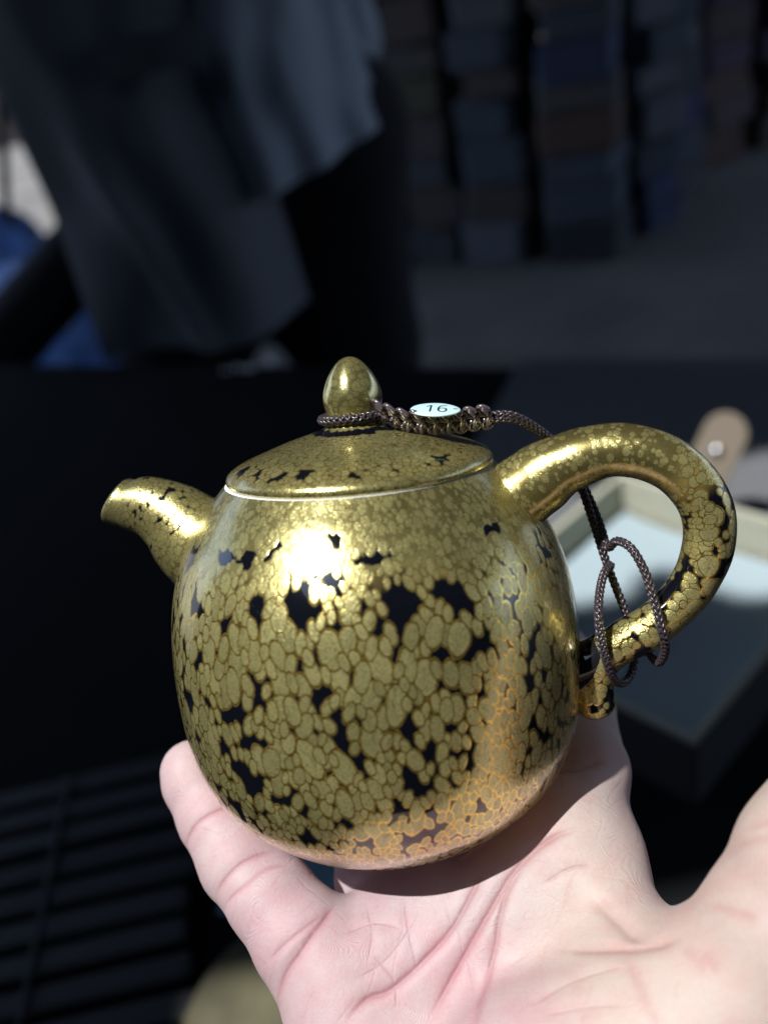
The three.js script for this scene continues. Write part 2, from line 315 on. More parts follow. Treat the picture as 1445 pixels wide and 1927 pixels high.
  const HR = [[8.0, 8.0], [7.5, 7.6], [6.2, 6.7], [5.5, 5.9], [5.4, 5.8], [5.35, 5.7], [5.3, 5.6], [5.15, 5.4], [4.75, 5.0], [4.45, 4.8], [4.6, 4.9], [4.3, 4.6], [4.2, 4.5], [4.0, 4.3]];
  const hr = (v) => { const q = v * (HR.length - 1), i = Math.min(HR.length - 2, Math.floor(q)), t = q - i, w = t * t * (3 - 2 * t); return [lerp(HR[i][0], HR[i + 1][0], w), lerp(HR[i][1], HR[i + 1][1], w)]; };
  const handleGeo = sweep(hp, hr, 130, 40, V(0, 0, 1), true);
  { const uv = handleGeo.attributes.uv; for (let i = 0; i < uv.count; i++) uv.setX(i, uv.getX(i) + 0.25); }
  const hLen = 142;
  const handleMat = glaze({ W: 512, H: 1536, len: hLen, rad: () => 5.6, seed: 31, tries: 26000, size: (s) => lerp(0.8, 1.75, smoothstep(s, 38, 80)), stretch: 1.1,
    gap: (u, s) => fbm(Math.cos(u * 6.283) * 1.6 + 1, s * 0.13, Math.sin(u * 6.283) * 1.6, 2) - lerp(0.24, 0.13, smoothstep(s, 45, 85)),
    soft: (s) => 0.75 * (1 - smoothstep(s, 45, 70)), film: (u, s) => 1 - smoothstep(s, 48, 62) });
  part('handle', scaled(handleGeo), handleMat, pot);
  part('handle_joint', scaled(sweep([V(50, 40.4, 0), V(46.5, 38.2, 0), V(42.5, 36.6, 0)], (v) => [lerp(4.2, 6.4, v * v), lerp(4.4, 6.6, v * v)], 16, 32, V(0, 0, 1), false)), black, pot);

  // lid and knob
  const lidProfile = spline2([[27.4, 82.7], [28.3, 83.0], [28.85, 83.8], [28.5, 84.9], [26.3, 86.4], [21, 88.4], [15, 90.4], [10.2, 91.7], [7.6, 92.5], [6.3, 93.4], [5.8, 94.6]], 50);
  const lidGeo = revolve(lidProfile, 128), lLen = lidGeo.userData.length, lAt = (s) => lidProfile[Math.round(clamp(s / lLen, 0, 1) * 50)][0];
  const lidMat = glaze({ W: 1024, H: 256, len: lLen, rad: lAt, seed: 93, tries: 60000, size: (s) => lerp(1.3, 0.9, s / lLen), stretch: 1.0,
    gap: (u, s) => { const r = lAt(s); const g = fbm(Math.sin(u * 6.283) * r * 0.2, Math.cos(u * 6.283) * r * 0.2, 4, 2) + 0.02; return s > 4.5 && s < 9.5 ? g - 0.16 : s > lLen - 5.2 && s < lLen - 1.9 ? 1 : g - 0.75; },
    soft: (s) => 0.8 - 0.45 * smoothstep(s, 3.5, 5) * (1 - smoothstep(s, 9, 11)),
    film: (u, s) => (1 - smoothstep(s, 3.0, 4.6)) + smoothstep(s, 9, 11) * (1 - smoothstep(s + 0.7 * noise(u * 30, 2), lLen - 5.2, lLen - 4.8)) + smoothstep(s, lLen - 2.1, lLen - 1.7) });
  const lid = part('lid', scaled(lidGeo), lidMat, pot);
  lid.position.set(0.0003, 0, 0.0004);
  const knobMat = glaze({ W: 256, H: 256, len: 22, rad: () => 6, seed: 12, tries: 5000, size: () => 1.5, stretch: 1.0, gap: () => -1, film: () => 1, soft: () => 0.9 });
  knobMat.roughness = 0.62; knobMat.bumpScale = 0.00004;
  part('knob', scaled(revolve(spline2([[5.7, 94.2], [5.85, 95.8], [6.15, 97.2], [6.4, 98.9], [6.05, 100.9], [5.1, 103.2], [3.8, 105.2], [2.4, 106.7], [1.2, 107.4], [0, 107.6]], 40), 64)), knobMat, lid);
}

// ------------------------------------------------------------------ the hand that holds it (millimetres, camera axes), one continuous surface
const potInv = potMatrix.clone().setPosition(potBase).invert();
const pe = potInv.elements;
function potSolid(x, y, z) {
  const X = pe[0] * x + pe[4] * y + pe[8] * z + pe[12], h = pe[1] * x + pe[5] * y + pe[9] * z + pe[13], Z = pe[2] * x + pe[6] * y + pe[10] * z + pe[14];
  if (h < -12 || h > 70) return 20;
  return Math.max((Math.hypot(X, Z) - bodyRadius(h)) * 0.9, -h, h - 70);
}
{
  // palm lines and finger creases: [points in the flat palm plane (mm), width, depth, redness]
  const LINES = [
    [[[-7.7, 52.5], [-3.7, 56.5], [1.3, 58.4], [8, 63.2], [14.3, 68.7], [18.8, 75], [20.7, 77.9]], 0.5, 0.75, 0.55],
    [[[8.3, 52], [13.3, 59.6], [21.4, 70.2], [26.7, 76.7], [32.8, 81], [41.2, 83.5]], 0.55, 0.8, 0.6], [[[15.4, 46], [21.3, 60.8], [24.9, 72.9], [28.8, 77.9]], 0.5, 0.65, 0.5],
    [[[34.3, 61.2], [39.1, 58.6], [43.6, 57.1], [48, 56.3], [51.5, 56.3]], 0.7, 0.7, 0.3], [[[40.6, 70.3], [44.2, 63.8], [46.6, 57.1]], 1.1, 0.9, 0.12],
    [[[42.9, 56], [43.6, 50], [44.4, 46.4], [45.3, 42]], 0.6, 0.1, 0.26], [[[51, 54.6], [52.3, 52.1], [53.1, 50]], 0.6, 0.08, 0.22], [[[53.1, 52.6], [54.7, 49.6]], 0.6, 0.08, 0.25], [[[55.5, 59.3], [57.7, 57], [60.3, 54.4]], 0.45, 0.1, 0.28], [[[60.2, 66.3], [61.6, 65.6], [63.5, 64.6]], 0.55, 0.1, 0.3], [[[61.8, 68], [64.4, 67.1]], 0.5, 0.1, 0.28],
    [[[-46, 88.4], [-41.8, 92], [-37.7, 94.1], [-33, 97]], 0.35, 0.42, 0.4], [[[-37, 77.8], [-32.8, 81.3], [-29.5, 83.5], [-23, 86.8]], 0.38, 0.42, 0.45], [[[-35.5, 75.3], [-30, 77.9], [-25.6, 81.2], [-20, 83.6]], 0.35, 0.36, 0.35],
    [[[-22.6, 57.6], [-20.3, 61.7], [-17.4, 64.7], [-13, 70.7], [-10, 75.6]], 0.5, 0.55, 0.4], [[[-23.9, 64.2], [-18.5, 67.8], [-13, 72]], 0.4, 0.4, 0.25],
    [[[-9.1, 68.4], [-2.5, 70.4], [4.2, 68.8]], 0.25, 0.3, 0.15], [[[-2.5, 64.4], [1.9, 59.9], [2.4, 55.3]], 0.25, 0.3, 0.2], [[[31.7, 73.5], [37, 75.4], [42.2, 75.6]], 0.3, 0.35, 0.2], [[[-3.7, 74.9], [-2.5, 68.7], [-3.5, 62.3]], 0.25, 0.25, 0.12], [[[37, 98], [42.8, 98.4], [49.5, 101.6]], 0.4, 0.5, 0.3], [[[4.3, 75.5], [5.3, 66.8], [7.3, 60.2]], 0.25, 0.3, 0.15],
    [[[12, 74], [16, 64], [18, 56]], 0.25, 0.3, 0.12], [[[24, 60], [33, 66], [38, 74]], 0.3, 0.3, 0.1], [[[-6, 60], [0, 63], [8, 72]], 0.22, 0.25, 0.1], [[[26, 50], [34, 53], [43, 54]], 0.3, 0.3, 0.15], [[[28, 48], [35, 48], [42, 47]], 0.25, 0.25, 0.1],
  ];
  const GN = 460, fold = new Float32Array(GN * GN);   // the folds as relief, 0.5 mm grid
  for (const [pts, wid, dep] of LINES) {
    const c = new THREE.CatmullRomCurve3(pts.map(([x, y]) => V(x, y, 0)), false, 'centripetal'), q = V(), n = Math.ceil(c.getLength() / 0.25);
    for (let k = 0; k <= n; k++) {
      c.getPoint(k / n, q);
      const fade = Math.min(1, k / n * 5, (1 - k / n) * 5), cx = (q.x + 80) * 2, cy = (q.y - 10) * 2, w = 2 * (0.9 + wid);
      for (let b = -8; b <= 8; b++) for (let a = -8; a <= 8; a++) { const X = Math.round(cx) + a, Y = Math.round(cy) + b; if (X < 0 || Y < 0 || X >= GN || Y >= GN) continue; const e = dep * fade * Math.exp(-((X - cx) ** 2 + (Y - cy) ** 2) / (w * w)); if (e > fold[Y * GN + X]) fold[Y * GN + X] = e; }
    }
  }
  const foldAt = (x, y, z) => { const a = (x + 80) * 2, b = ((y - z) * 0.7071 - 10) * 2, i = Math.floor(a), j = Math.floor(b); if (i < 0 || j < 0 || i >= GN - 1 || j >= GN - 1) return 0; const s = a - i, t = b - j, k = j * GN + i; return (fold[k] * (1 - s) + fold[k + 1] * s) * (1 - t) + (fold[k + GN] * (1 - s) + fold[k + GN + 1] * s) * t; };
  const J = (u, v, d, r) => [...P(u, v, d), r];
  const fingers = [
    chain([J(357, 1446, 214, 6.6), J(366, 1470, 213, 7.3), J(405, 1540, 208.5, 8.2), J(455, 1622, 203, 9.3), J(510, 1690, 198, 9.6), J(570, 1765, 194, 10.8), J(650, 1850, 192, 12.5)], 2.5),
    chain([J(640, 1300, 262, 7.2), J(655, 1390, 260, 8.5), J(692, 1500, 240, 9.4), J(712, 1650, 215, 10.2), J(775, 1775, 197, 12.3)], 2.5),
    chain([J(830, 1270, 268, 7.5), J(850, 1390, 265, 8.8), J(872, 1495, 242, 10), J(905, 1620, 214, 11.2), J(930, 1705, 196.5, 13)], 2.5),
    chain([J(985, 1190, 262, 7.5), J(1050, 1235, 252, 8.8), J(1083, 1330, 232, 9.4), J(1096, 1450, 209, 10.4), J(1072, 1600, 195, 13)], 2.5),
    chain([J(1660, 1360, 150, 8.5), J(1620, 1440, 150, 10.5), J(1535, 1615, 151, 12.4), J(1460, 1750, 153, 12.6), J(1372, 1885, 158, 15.5)], 3),
  ];
  const palm = [
    cone(J(650, 1850, 192, 12.5), J(735, 2170, 178, 17)), cone(J(775, 1775, 197, 12.3), J(840, 2160, 178, 17)),
    cone(J(930, 1705, 196.5, 13), J(950, 2150, 177, 17)), cone(J(1072, 1600, 195, 13), J(1060, 2120, 175, 16)),
    cone(J(650, 1850, 192, 12.5), J(775, 1775, 197, 12.3)), cone(J(775, 1775, 197, 12.3), J(930, 1705, 196.5, 13)), cone(J(930, 1705, 196.5, 13), J(1072, 1600, 195, 13)),
    cone(J(735, 2170, 178, 17), [-3, -150, -168, 21]), cone(J(1060, 2120, 175, 16), [22, -150, -160, 21]),
  ];
  const thenar = [cone(J(1030, 2060, 166, 20), J(1372, 1885, 158, 15.5)), cone(J(1050, 2150, 165, 22), J(1270, 1990, 162, 19))];
  const web = [cone(J(1110, 1655, 190, 10.5), J(1190, 1800, 173, 9.4)), cone(J(1190, 1800, 173, 9.4), J(1290, 1890, 165, 9.5))];
  const arm = chain([[8, -150, -165, 26], [14, -178, -150, 25], [30, -262, -108, 31], [62, -372, -40, 38]], 10);
  const field = (x, y, z) => {
    let d = palm[0](x, y, z);
    for (let i = 1; i < palm.length; i++) d = smin(d, palm[i](x, y, z), 9);
    d = smin(d, arm(x, y, z), 14);
    for (const c of web) d = smin(d, c(x, y, z), 8);
    let t = thenar[0](x, y, z); t = smin(t, thenar[1](x, y, z), 8);
    d = smin(d, t, 6);
    for (let i = 0; i < 5; i++) { const q = fingers[i](x, y, z); if (q < d + 12) d = smin(d, q, i === 4 ? 5 : 3.5); }
    return Math.max(d, 0.15 - potSolid(x, y, z));
  };
  const skinField = (x, y, z) => { const d = field(x, y, z); return d > 4 || d < -4 ? d : d + 0.8 * foldAt(x, y, z) - 0.25 * noise(x * 0.11, y * 0.11, z * 0.11); };
  const g = surfaceNets(skinField, [-70, -300, -290], [175, -15, -40], 1.35, 3);
  // skin pattern laid out flat in the plane of the palm, 1 unit = 220 mm
  const p = g.attributes.position, uv = new Float32Array(p.count * 2), E2 = [0, 0.7071, -0.7071], S = 220;
  for (let i = 0; i < p.count; i++) { const x = p.getX(i), y = p.getY(i), z = p.getZ(i); uv[2 * i] = (x + 70) / S; uv[2 * i + 1] = (y * E2[1] + z * E2[2] - 20) / S; }
  g.setAttribute('uv', new THREE.BufferAttribute(uv, 2));
  const N = 2048;
  reseed(515);
  const fineLines = []; // many short faint wrinkles running roughly along and across the hand
  for (let k = 0; k < 150; k++) { const x = -45 + 115 * rnd(), y = 40 + 62 * rnd(), a = (rnd() < 0.6 ? 1.05 : -0.35) + 0.7 * (rnd() - 0.5), l = 3 + 9 * rnd(), c = 1.2 * (rnd() - 0.5); fineLines.push([[[x - Math.cos(a) * l / 2, y - Math.sin(a) * l / 2], [x - Math.sin(a) * c, y + Math.cos(a) * c], [x + Math.cos(a) * l / 2, y + Math.sin(a) * l / 2]], 0.16 + 0.12 * rnd(), 0.05 + 0.09 * rnd(), 0.03 + 0.08 * rnd()]); }
  // distance to the creases, rasterised: depth and redness fields
  const deep = new Float32Array(N * N), red = new Float32Array(N * N);
  for (const [pts, wid, dep, rd] of [...LINES, ...fineLines]) {
    const c = new THREE.CatmullRomCurve3(pts.map(([x, y]) => V(x, y, 0)), false, 'centripetal'), L = c.getLength(), n = Math.ceil(L / 0.05), q = V();
    const px = N / S;
    for (let k = 0; k <= n; k++) {
      c.getPoint(k / n, q);
      const wob = 0.25 * noise(k * 0.012, wid * 7, dep * 3), cx = ((q.x + 70 + wob) * px), cy = ((q.y - 20 + wob) * px), fade = Math.min(1, k / n * 6, (1 - k / n) * 6), R = Math.ceil(wid * px * 5);
      for (let b = -R; b <= R; b++) for (let a = -R; a <= R; a++) {
        const X = Math.round(cx) + a, Y = Math.round(cy) + b; if (X < 0 || Y < 0 || X >= N || Y >= N) continue;
        const dd = Math.hypot(X - cx, Y - cy) / px / wid, o = Y * N + X;
        const v = dep * fade * Math.exp(-dd * dd); if (v > deep[o]) deep[o] = v;
        const w = rd * fade * Math.exp(-dd * dd * 0.35); if (w > red[o]) red[o] = w;
      }
    }
  }
  reseed(4242);
  const colour = dataTex(N, N, (i, j, c) => {
    const x = (i / N) * S, y = (j / N) * S, o = j * N + i;
    const big = fbm(x * 0.045, y * 0.045, 1, 3), mid = fbm(x * 0.22, y * 0.22, 5, 3), fine = noise(x * 1.6, y * 1.6, 2), grain = rnd() - 0.5;
    const tan = smoothstep(x, 88, 112), r = red[o], blush = clamp(0.55 + 1.0 * big + 0.95 * mid - 0.35 * tan, 0, 1);
    c[0] = 0.885 - 0.015 * blush + 0.01 * mid + 0.015 * fine + 0.012 * grain - 0.10 * r;
    c[1] = 0.82 - 0.085 * blush + 0.02 * mid + 0.02 * fine + 0.014 * grain - 0.24 * r;
    c[2] = 0.815 - 0.06 * blush - 0.03 * tan + 0.02 * fine + 0.014 * grain - 0.22 * r;
  }, true);
  const relief = dataTex(N, N, (i, j, c) => {
    const x = (i / N) * S, y = (j / N) * S, o = j * N + i;
    const warp = 5 * noise(x * 0.05, y * 0.05, 8) + 1.1 * noise(x * 0.25, y * 0.25, 4), dir = noise(x * 0.025, y * 0.025, 12) * 2.5;
    const ridge = Math.sin((Math.cos(dir) * x + Math.sin(dir) * y + warp) * 2 * Math.PI / 0.62);
    const cells = Math.abs(noise(x * 0.9, y * 0.5, 3)) , wr = Math.abs(noise(x * 0.16 + y * 0.12, y * 0.42 - x * 0.2, 6));
    c[0] = c[1] = c[2] = 0.72 + 0.055 * ridge * (0.6 + 0.4 * noise(x * 0.4, y * 0.4)) - 0.035 * smoothstep(0.10 - cells, 0, 0.1) - 0.03 * smoothstep(0.05 - wr, 0, 0.05) + 0.03 * (rnd() - 0.5) - 0.6 * deep[o];
  });
  const skin = new THREE.MeshPhysicalMaterial({ map: colour, bumpMap: relief, bumpScale: 0.0006, roughness: 0.52, specularIntensity: 0.6, sheen: 0.15, sheenColor: new THREE.Color(1, 0.8, 0.75), sheenRoughness: 0.5, transmission: 0.45, thickness: 0 });
  skin.roughness = 0.55;
  const hand = part('hand', scaled(g), skin);
  hand.applyMatrix4(camera.matrixWorld);
  tag(hand, 'bare pale right hand, palm up with the little finger spread, holding the gold teapot', 'hand');
}

// ------------------------------------------------------------------ the plaited cord that ties lid to handle (millimetres, teapot axes)
{
  const cordMat = new THREE.MeshPhysicalMaterial({ color: new THREE.Color().setRGB(0.036, 0.026, 0.030), roughness: 0.34, sheen: 0.4, sheenColor: new THREE.Color(0.5, 0.45, 0.6), sheenRoughness: 0.4, clearcoat: 0.4, clearcoatRoughness: 0.25 });
  const cordMat2 = new THREE.MeshPhysicalMaterial({ color: new THREE.Color().setRGB(0.085, 0.066, 0.082), roughness: 0.22, clearcoat: 1, clearcoatRoughness: 0.12 });
  // a tube that follows any function of arc length
  const tubeOf = (fn, n, r, sides = 6) => {
    class C extends THREE.Curve { getPoint(t, o = V()) { return fn(t, o); } }
    const c = new C(); c.arcLengthDivisions = 1; const pts = []; for (let i = 0; i <= n; i++) pts.push(fn(i / n, V()));
    return gridGeo(sides + 1, n + 1, (u, v, p, i, j) => {
      const t = pts[Math.min(j + 1, n)].clone().sub(pts[Math.max(j - 1, 0)]).normalize(), a = V(0.31, 0.77, 0.55).cross(t).normalize(), b = t.clone().cross(a), A = u * Math.PI * 2;
      const k = j === 0 || j === n ? 0.05 : 1;
      p.copy(pts[j]).addScaledVector(a, Math.cos(A) * r * k).addScaledVector(b, Math.sin(A) * r * k);
    }, true);
  };
  const plait = (list, R = 0.62, r = 0.30, pitch = 5.2, closed = false) => { // a braided sleeve: four strands each way over a core
    const c = new THREE.CatmullRomCurve3(list.map((p) => V(...p)), closed, 'centripetal'), L = c.getLength(), N = Math.ceil(L / 0.3), fr = c.computeFrenetFrames(N, closed), P0 = c.getSpacedPoints(N), out = [];
    for (let k = 0; k < 8; k++) {
      const dir = k < 4 ? 1 : -1;
      out.push(tubeOf((t, o) => {
        const i = Math.min(N, Math.round(t * N)), A = dir * (t * L / pitch) * 2 * Math.PI + (k % 4) * Math.PI / 2 + (k < 4 ? 0 : 0.4);
        const rr = R + 0.13 * Math.cos(2 * A * 2 + (k < 4 ? 0 : Math.PI));
        return o.copy(P0[i]).addScaledVector(fr.normals[i], Math.cos(A) * rr).addScaledVector(fr.binormals[i], Math.sin(A) * rr);
      }, N, r, 5));
    }
    out.push(tubeOf((t, o) => o.copy(P0[Math.min(N, Math.round(t * N))]), N, R * 0.8, 6));
    return mergeGeometries(out);
  };
  const cord = thing('tie_cord', 'dark brown plaited cord tied from the lid knob to the handle, with number tag', 'cord');
  cord.position.copy(potBase).multiplyScalar(MM).applyMatrix4(camera.matrixWorld);
  cord.quaternion.copy(potQuat);
  const ring = []; for (let i = 0; i < 16; i++) { const a = i / 16 * Math.PI * 2; ring.push([Math.cos(a) * 6.75, 94.9 + 0.2 * Math.cos(a), Math.sin(a) * 6.75]); }
  part('knob_loop', scaled(plait(ring, 0.72, 0.34, 5.6, true)), cordMat, cord);
  // knotted band: two working cords cross over a core again and again
  const band = new THREE.CatmullRomCurve3([[5.9, 96.6, 3.6], [8.2, 95.6, 4.2], [11.9, 94.0, 4.2], [16.2, 93.1, 3.4], [20.8, 92.7, 2.4], [25.4, 93.0, 1.2], [29.7, 93.2, 0.1]].map((p) => V(...p)), false, 'centripetal');
  const lat = V(-0.12, 0.80, 0.59).normalize(), dep = V(0, -0.59, 0.80), knots = 9, strand = [];
  const loopAt = (t, along, up, out, ra, rb, turn) => tubeOf((q, o) => { // one turn of working cord
    const c = band.getPointAt(t), tan = band.getTangentAt(t), A = q * Math.PI * 2, x = Math.cos(A) * ra, y = Math.sin(A) * rb;
    return o.copy(c).addScaledVector(tan, along + x * Math.cos(turn) - y * Math.sin(turn) * 0.4).addScaledVector(lat, up + y).addScaledVector(dep, out + x * Math.sin(turn));
  }, 22, 0.5, 6);
  for (let k = 0; k < knots; k++) {
    const t = (k + 0.5) / knots;
    for (const s of [-1, 1]) { strand.push(loopAt(t, 0, s * 1.75, 0.5, 1.3, 1.3, 0.3 * s)); strand.push(loopAt(t, 0.6, s * 0.8, 0.7, 0.6, 1.9, 1.1 * s)); }
  }
  for (const a of [-0.5, 0.5]) strand.push(tubeOf((t, o) => band.getPointAt(t, o).addScaledVector(lat, a), 40, 0.8, 6));
  part('knotted_band', scaled(mergeGeometries(strand)), cordMat2, cord);
  const s1 = [[29.5, 93.1, 0.0], [33.3, 92.6, -1.0], [37.3, 89.9, -4.0], [41.4, 85.4, -8.0], [45.0, 79.3, -9.0], [46.8, 75.2, -8.6], [49.0, 67.5, -8.1], [51.2, 59.1, -7.8], [53.4, 51.9, -7.6], [55.8, 44.9, -7.2], [57.5, 40.4, -6.2]];
  const s2 = [[29.5, 92.3, 0.4], [33.6, 91.7, -1.2], [37.8, 88.9, -4.6], [42.4, 84.0, -9.5], [46.1, 77.8, -10.3], [48.4, 72.4, -9.6], [50.4, 66.8, -8.7], [51.9, 62.0, -6.0], [53.7, 64.4, -2.0], [56.2, 64.0, 2.0], [58.5, 60.3, 5.2], [60.3, 53.9, 7.0], [61.6, 47.6, 7.3], [62.3, 43.4, 5.4], [61.5, 38.6, 1.5], [60.4, 37.2, -3.6], [58.6, 39.0, -6.4]];
  const s3 = [[52.6, 57.6, -7.6], [51.0, 57.2, -3.6], [49.7, 54.4, 1.6], [49.2, 50.4, 5.5], [49.5, 45.7, 6.8], [50.4, 40.7, 6.8], [51.5, 36.6, 4.6], [53.0, 33.6, 1.2], [54.9, 32.6, -3.0], [56.2, 34.2, -5.8], [56.6, 38.0, -6.8], [56.4, 42.4, -7.4]];
  part('long_strand', scaled(plait(s1)), cordMat, cord);
  part('looped_strand', scaled(plait(s2)), cordMat, cord);
  part('looped_strand', scaled(plait(s3)), cordMat, cord);
  // oval number tag stuck on the band
  const cv = document.createElement('canvas'); cv.width = 256; cv.height = 160;
  const cx = cv.getContext('2d'); cx.fillStyle = '#bfe0ea'; cx.fillRect(0, 0, 256, 160); cx.fillStyle = '#1d2224'; cx.font = '108px sans-serif'; cx.textAlign = 'center'; cx.textBaseline = 'middle'; cx.fillText('16', 132, 84);
  const tex = wrapTex(new THREE.CanvasTexture(cv), true);
  const a = 5.2, b = 3.3, tg = gridGeo(49, 9, (u, v, p, i, j) => {
    const A = u * Math.PI * 2, rows = [[0, 0.42], [0.5, 0.40], [0.85, 0.33], [0.97, 0.22], [1, 0.08], [1, -0.1], [0.96, -0.22], [0.5, -0.25], [0, -0.25]][j], pinch = 1 - 0.18 * Math.max(0, Math.cos(A)) ** 2;
    p.set(Math.cos(A) * a * rows[0], rows[1], -Math.sin(A) * b * rows[0] * pinch);
    return [0.5 + p.x / (2.1 * a), 0.5 - p.z / (2.1 * b)];
  }, true);
  const tagMesh = part('number_tag', scaled(tg), new THREE.MeshPhysicalMaterial({ map: tex, roughness: 0.35, clearcoat: 0.5 }), cord);
  tagMesh.position.set(18.5 * MM, 95.4 * MM, 4.2 * MM);
  tagMesh.rotation.set(0.28, 0.02, -0.11);
  tag(tagMesh, 'pale blue oval tag with the number 16');
}

// ------------------------------------------------------------------ stall table, cloth and what lies on it
const weave = (() => { // plain fine cloth relief
  const t = dataTex(256, 256, (i, j, c) => { const w = ((i >> 1) + (j >> 1)) % 2; c[0] = c[1] = c[2] = 0.5 + 0.2 * (w - 0.5) + 0.25 * (rnd() - 0.5); });
  return t;
})();
function cloth(r, g, b, rough = 0.9, rep = 30, sheen = 0.2) {
  const bumpMap = weave.clone(); bumpMap.repeat.set(rep, rep); bumpMap.needsUpdate = true;
  return new THREE.MeshPhysicalMaterial({ color: new THREE.Color().setRGB(r, g, b), roughness: rough, bumpMap, bumpScale: 0.0006, sheen, sheenColor: new THREE.Color(0.6, 0.65, 0.75), sheenRoughness: 0.6 });
}
const EA = -0.495, TC = V(-0.195, 0, -0.69);             // the table stands turned to the camera
const onTable = (x, y, z) => V(x, y, z).applyAxisAngle(V(0, 1, 0), EA).add(TC);
{
  const t = thing('stall_table', 'plain market table hidden under a black tablecloth', 'table');
  t.position.copy(TC); t.rotation.y = EA;
  const wood = std(0.12, 0.08, 0.05, 0.7);
  part('table_top', new RoundedBoxGeometry(2.36, 0.03, 1.36, 2, 0.006).translate(0, 0.68, 0), wood, t);
  for (const sx of [-1, 1]) for (const sz of [-1, 1]) part('leg', new RoundedBoxGeometry(0.05, 0.665, 0.05, 2, 0.006).translate(sx * 1.1, 0.3325, sz * 0.6), wood, t);
  const cg = gridGeo(97, 81, (u, v, p) => { // laid over the top, hanging down all round in soft folds
    const X = (u - 0.5) * 3.3, Z = (v - 0.5) * 2.3, hx = 1.2, hz = 0.7;
    const ox = Math.max(0, Math.abs(X) - hx), oz = Math.max(0, Math.abs(Z) - hz), o = Math.min(0.45, Math.hypot(ox, oz));
    const fold = 0.035 * (o / 0.4) * Math.sin(9 * (oz > ox ? X : Z) + 3 * noise(X * 2, Z * 2));
    p.set(clamp(X, -hx, hx) + Math.sign(X) * (ox > 0 ? 0.02 + fold : 0), 0.704 - o + 0.003 * noise(X * 4, Z * 4) + 0.0015 * noise(X * 18, Z * 18), -(clamp(Z, -hz, hz) + Math.sign(Z) * (oz > 0 ? 0.02 + fold : 0)));
  });
  const c = part('tablecloth', cg, cloth(0.008, 0.0085, 0.010, 0.95, 90, 0.0));
  c.material.specularIntensity = 0.3;
  tag(c, 'black cloth spread over the stall table and hanging over its edges', 'tablecloth');
  c.position.copy(TC); c.rotation.y = EA;
}
{ // dark grey runner along the back of the table
  const p0 = onTable(0.13, 0, 0), g = gridGeo(60, 14, (u, v, p) => { const X = lerp(0.13, 1.21, u), Z = lerp(-0.722, -0.27, 1 - v); p.set(X, 0.711 + 0.002 * noise(X * 5, Z * 5) - (Z < -0.7 ? 0.3 * (-0.7 - Z) : 0), Z); });
  const r = part('table_runner', g, cloth(0.13, 0.135, 0.145, 0.9, 30, 0.1)); r.position.copy(TC); r.rotation.y = EA;
  tag(r, 'dark grey cloth runner along the back of the table, behind the leather strap', 'table runner');
}
{ // open presentation box with cream lining
  const box = thing('gift_box', 'open dark box with cream lining and pale paper, standing behind the handle', 'box');
  const A = -0.908; box.position.set(0.222, 0.704, -0.612); box.rotation.y = A;
  const W = 0.25, D = 0.285, Hh = 0.065, th = 0.007;
  const out = std(0.04, 0.04, 0.042, 0.85), cream = cloth(0.46, 0.46, 0.36, 0.9, 20, 0.1);
  const board = (w, h, d, x, y, z, m, n) => part(n, new RoundedBoxGeometry(w, h, d, 2, 0.002).translate(x, y, z), m, box);
  board(W, 0.006, D, 0, 0.003, 0, out, 'base');
  for (const [w, d, x, z] of [[W, th / 2, 0, -D / 2 - th / 4], [W, th / 2, 0, D / 2 + th / 4], [th / 2, D + th, -W / 2 - th / 4, 0], [th / 2, D + th, W / 2 + th / 4, 0]]) board(w, Hh, d, x, Hh / 2, z, out, 'side_panel');
  for (const [w, d, x, z] of [[W - 0.001, th, 0, -D / 2 + th / 2 + 0.0005], [W - 0.001, th, 0, D / 2 - th / 2 - 0.0005], [th, D - 2 * th - 0.002, -W / 2 + th / 2 + 0.001, 0], [th, D - 2 * th - 0.002, W / 2 - th / 2 - 0.001, 0]]) board(w, Hh - 0.007, d, x, (Hh - 0.007) / 2 + 0.0065 + 0.002, z, cream, 'lining');
  const paper = gridGeo(30, 36, (u, v, p) => p.set((u - 0.5) * 0.222, 0.024 + 0.004 * noise(u * 3, v * 3) + 0.02 * Math.max(0, Math.abs(u - 0.5) - 0.42), -(v - 0.5) * 0.256));
  const pm = part('paper', paper, std(0.30, 0.38, 0.42, 0.85), box); pm.userData.label = 'pale blue-white sheet in the bottom of the box';
  // leather closing strap standing up from the far wall
  const s = new THREE.Shape(); const w = 0.021, L = 0.105; s.moveTo(-w, 0); s.lineTo(w, 0); s.lineTo(w, L - w); s.absarc(0, L - w, w, 0, Math.PI); s.lineTo(-w, 0);
  const sg = new THREE.ExtrudeGeometry(s, { depth: 0.0025, bevelEnabled: true, bevelSize: 0.0008, bevelThickness: 0.0008, bevelSegments: 2, curveSegments: 20 });
  const strap = part('strap', sg, std(0.20, 0.165, 0.125, 0.75), box);
  strap.position.set(-0.045, Hh - 0.02, -D / 2 - th / 2 - 0.004); strap.rotation.set(-0.3, 0.2, -0.25);
  const snap = part('snap', new THREE.LatheGeometry([[0, 0.0042], [0.003, 0.004], [0.0052, 0.0028], [0.0062, 0.0012], [0.0072, 0.0006], [0.0074, 0]].map((q) => new THREE.Vector2(...q)), 28).rotateX(Math.PI / 2), std(0.7, 0.72, 0.75, 0.22, { metalness: 1 }), strap);
  snap.position.set(0, 0.064, 0.0034);
}
